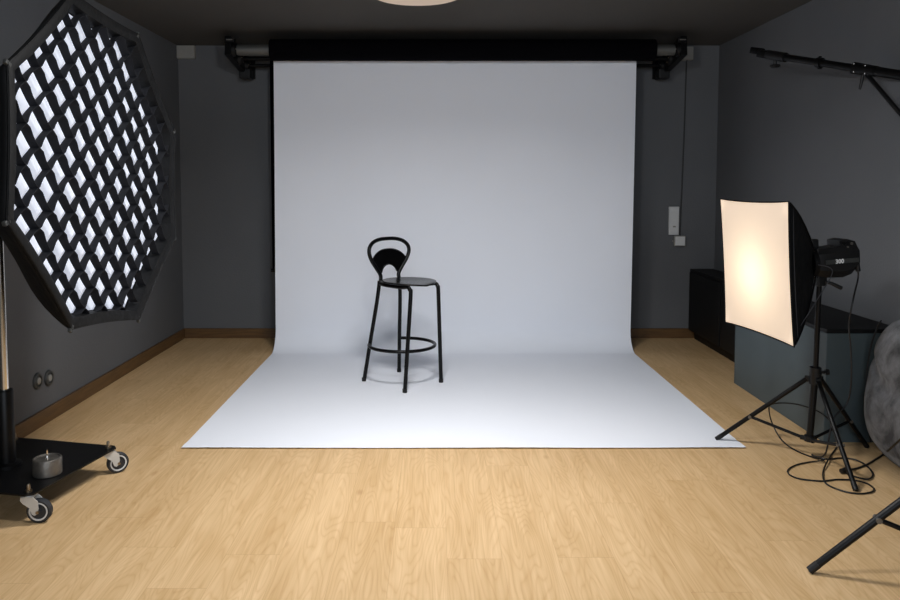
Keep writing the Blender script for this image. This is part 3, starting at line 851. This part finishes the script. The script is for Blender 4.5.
# tie cord at the side of the softbox
bm = bm_new(); rb = sl((side*.245, -.25, -.045)); ra = sl((side*.10, .02, -.30))
mid = (ra+rb)/2 + V((0, -.02, -.03))
tube(bm, bez([sl((side*.085, .0, -SD-.005)), ra+V((0, -.03, -.05)), mid, rb], 8), .0018, 6)
o = obj('tie_cord', bm, 'piping', None, True); o.parent = sbx
o.data.transform((Matrix.Translation(SC) @ SM.to_4x4()).inverted())

# ------------------------------------------------------------------ wall boom arm
BT = V((1.885, 4.56, 2.05)); BR = V((2.264, 3.741, 1.802)); bd = (BR-BT).normalized()
we = BT+bd*((XR-BT.x)/bd.x)
ba = thing('boom_arm', 'black telescopic boom arm reaching out high from the right wall', 'boom arm', we)
J = BT+(BR-BT)*.79
bm = bm_new(); tube(bm, [BT+bd*.14, J-bd*.03], .0195, 16); obj('inner_tube', bm, 'blackmetal', ba, True)
bm = bm_new(); tube(bm, [J-bd*.04, we-bd*.012], .0245, 16); obj('outer_tube', bm, 'blackmetal', ba, True)
bm = bm_new(); cyl(bm, BT+bd*.11, BT+bd*.24, .027, seg=18); obj('end_grip', bm, 'blackplastic', ba, True)
bm = bm_new(); R3 = frame_to(bd)
box(bm, BT+bd*.085, (.046, .046, .08), R3, .008); box(bm, BT+bd*.03+V((0, 0, .012)), (.038, .04, .085), R3, .008)
hdc = obj('clamp_head', bm, 'blackmetal', ba, True, angle=30)
bm = bm_new(); lathe(bm, [(0, -.009), (.007, -.006), (.009, 0), (.007, .006), (0, .009)], 12, Matrix.Translation(BT-bd*.012+V((0, 0, .014)))); obj('spigot', bm, 'chrome', hdc, True)
bm = bm_new(); q = BT+bd*.062+V((0, 0, .02)); lathe(bm, [(0, -.008), (.008, -.006), (.009, .006), (0, .008)], 12, Matrix.Translation(q)); obj('brass_stud', bm, 'bolt', hdc, True)
bm = bm_new(); q = BT+bd*.165
cyl(bm, q, q-Z*.052, .010, seg=10); lathe(bm, [(0, 0), (.026, -.003), (.030, -.010), (.022, -.018), (0, -.02)], 14, Matrix.Translation(q-Z*.048)); obj('wing_knob', bm, 'blackplastic', ba, True, angle=30)
q = BT.lerp(J, .635)
bm = bm_new(); cyl(bm, q-bd*.014, q+bd*.014, .028, seg=16); box(bm, q+V((0, 0, .024)), (.016, .016, .022), None, .003); box(bm, q+V((0, 0, -.024)), (.02, .016, .02), None, .003); obj('stop_collar', bm, 'blackmetal', ba, True, angle=30)
bm = bm_new(); cyl(bm, J-bd*.06, J+bd*.07, .031, .027, seg=18); box(bm, J-bd*.01, (.045, .05, .07), R3, .008)
jc = obj('pivot_clamp', bm, 'blackmetal', ba, True, angle=30)
for dd in (-.045, .02):
    for s in (-1, 1): bm = bm_new(); lathe(bm, [(0, -.005), (.005, -.003), (.005, .003), (0, .005)], 8, Matrix.Translation(J+bd*dd+V((-.022, -.014, .02*s)))); obj('bolt_head', bm, 'chrome', jc, True)
bm = bm_new(); tube(bm, [J+V((-.004, 0, -.02)), J+V((-.01, 0, -.055)), J+V((-.016, .006, -.10))], .008, 10, radii=[.009, .008, .006]); obj('locking_lever', bm, 'blackplastic', jc, True)
sw_ = V((XR-.02, 3.60, 1.50))
bm = bm_new(); cyl(bm, J+V((.004, -.01, -.02)), sw_, .0115, seg=12); obj('support_strut', bm, 'blackmetal', ba, True)
bm = bm_new(); box(bm, (XR-.006, we.y, (we.z+1.50)/2), (.012, .07, we.z-1.50+.12), bev=.003); box(bm, (XR-.018, sw_.y, 1.50), (.022, .04, .04), bev=.003); obj('wall_bracket', bm, 'blackmetal', ba)

# ------------------------------------------------------------------ cabinets and cushion
tb = thing('storage_box', 'dark teal storage chest with black top against the right wall behind the tripod', 'chest', (2.10, 4.22, 0))
x0, x1, y0_, y1_ = 1.915, XR-.018, 3.675, 4.80
bm = bm_new(); box(bm, ((x0+x1)/2, (y0_+y1_)/2, .272), (x1-x0, y1_-y0_, .544), bev=.003); obj('body', bm, 'teal', tb)
bm = bm_new(); box(bm, ((x0+x1)/2, (y0_+y1_)/2, .555), (x1-x0+.006, y1_-y0_+.006, .020), bev=.003); obj('lid', bm, 'blackcab', tb)
bc = thing('low_cabinet', 'low long black cabinet standing along the right wall in the far corner', 'cabinet', (2.2, 5.5, 0))
x0, x1, y0_, y1_ = 2.098, XR-.018, 4.83, YB-.018
bm = bm_new(); box(bm, ((x0+x1)/2, (y0_+y1_)/2, .315), (x1-x0, y1_-y0_, .49), bev=.003); obj('body', bm, 'blackcab', bc)
bm = bm_new(); box(bm, ((x0+x1)/2, (y0_+y1_)/2, .569), (x1-x0+.004, y1_-y0_, .018), bev=.002); obj('worktop', bm, 'blackcab', bc)
bm = bm_new(); box(bm, ((x0+x1)/2+.02, (y0_+y1_)/2, .035), (x1-x0-.04, y1_-y0_-.02, .07)); obj('plinth', bm, 'blackcab', bc)
for k in range(2):
    ya = y0_+.01+k*(y1_-y0_)/2; yb = ya+(y1_-y0_)/2-.02
    bm = bm_new(); box(bm, (x0-.005, (ya+yb)/2, .315), (.010, yb-ya, .475), bev=.002); obj('door', bm, 'blackcab', bc)

# grey cushion leaning by the wall
bm = bm_new(); bmesh.ops.create_icosphere(bm, subdivisions=6, radius=1)
cc = V((2.186, 3.29, .330)); hx, hy, hz = .118, .375, .338
for v in bm.verts:
    p = v.co.copy()
    def se(q, e): return math.copysign(abs(q)**e, q)
    x, y, z = se(p.x, .8), se(p.y, .62), se(p.z, .62)
    f = z
    xx = x*hx*(1+.12*(1-z*z)) - .01 + (.035*f if f < 0 else .02*f)
    yy = y*hy*(1-.07*max(0, z)**2)
    zz = z*hz
    w = noise.noise(V((yy*4+3, zz*5, xx*4)))*.014 + noise.noise(V((yy*9, zz*12+2, xx*8)))*.002
    crease = -.022*math.exp(-((zz-.02-.35*yy+.05*math.sin(yy*9))/.035)**2) * (1 if x < 0 else .2)
    d = V((p.x, p.y*.4, p.z*.4)).normalized()
    v.co = cc + V((xx, yy, zz)) + d*(w+crease)
    v.co.z = max(v.co.z, .001); v.co.x = min(v.co.x, XR-.004 if v.co.z > .085 else XR-.018)
    v.co.y = min(v.co.y, 3.665)
bmesh.ops.scale(bm, vec=V((1, 1, 1)), verts=bm.verts)
cu_ = thing('floor_cushion', 'big mottled grey slumped floor cushion against the right wall', 'cushion', (2.15, 3.27, 0))
obj('cover', bm, 'cushion', cu_, True, angle=180)
bm = bm_new(); pts = []
for i in range(15):
    f = i/14; z = .03+.60*f
    pts.append(V((2.085+.04*(f-.5)**2*2, 3.60+.02*math.sin(f*3)-.05*f**6, z)))
tube(bm, pts, .004, 6); obj('seam', bm, 'cable', cu_, True)

# ------------------------------------------------------------------ lights
def area(name, loc, rot, size, power, col, size_y=None, shape='RECTANGLE', spread=180):
    l = bpy.data.lights.new(name, 'AREA'); l.energy = power; l.color = col; l.shape = shape; l.size = size
    if size_y: l.size_y = size_y
    l.spread = math.radians(spread)
    o = bpy.data.objects.new(name, l); COL.objects.link(o); o.location = loc; o.rotation_euler = rot
    return o
# ceiling luminaire between camera and backdrop (above the frame)
area('ceiling_light', (-.05, 3.15, HC-.06), (0, 0, 0), .45, 42, (1.0, .985, .97), .45, 'DISK', 156)
l = bpy.data.lights.new('hanging_bulb', 'POINT'); l.energy = 62; l.color = (.97, .98, 1.0); l.shadow_soft_size = .11
o = bpy.data.objects.new('hanging_bulb', l); COL.objects.link(o); o.location = (-.05, 1.9, 2.12)
# daylight at the window behind the camera
area('window_daylight', ((WX0+WX1)/2, YF+.02, (WZ0+WZ1)/2), (math.radians(90), 0, 0), WX1-WX0-.1, 66, (.80, .89, 1.0), WZ1-WZ0-.1)
# modelling lamp in the right softbox
l = bpy.data.lights.new('modelling_light', 'POINT'); l.energy = 1.7; l.color = (1.0, .80, .55); l.shadow_soft_size = .03
o = bpy.data.objects.new('modelling_light', l); COL.objects.link(o); o.location = sl((-.02, -.03, -.175))

w = bpy.data.worlds.new('World'); S.world = w; w.use_nodes = True
bg = w.node_tree.nodes['Background']; bg.inputs[0].default_value = (.55, .68, .9, 1); bg.inputs[1].default_value = .5

# ------------------------------------------------------------------ camera
cam = bpy.data.cameras.new('Camera'); co = bpy.data.objects.new('Camera', cam); COL.objects.link(co)
cam.sensor_width = 36; cam.lens = 760/900*36; cam.shift_x = 15/900; cam.shift_y = -68/900
cam.clip_start = .05
co.location = (0, 0, CAMH); co.rotation_euler = (PI/2-TH, 0, 0)
S.camera = co
S.view_settings.view_transform = 'Standard'; S.view_settings.look = 'None'; S.view_settings.gamma = 1
S.view_settings.exposure = 0.0
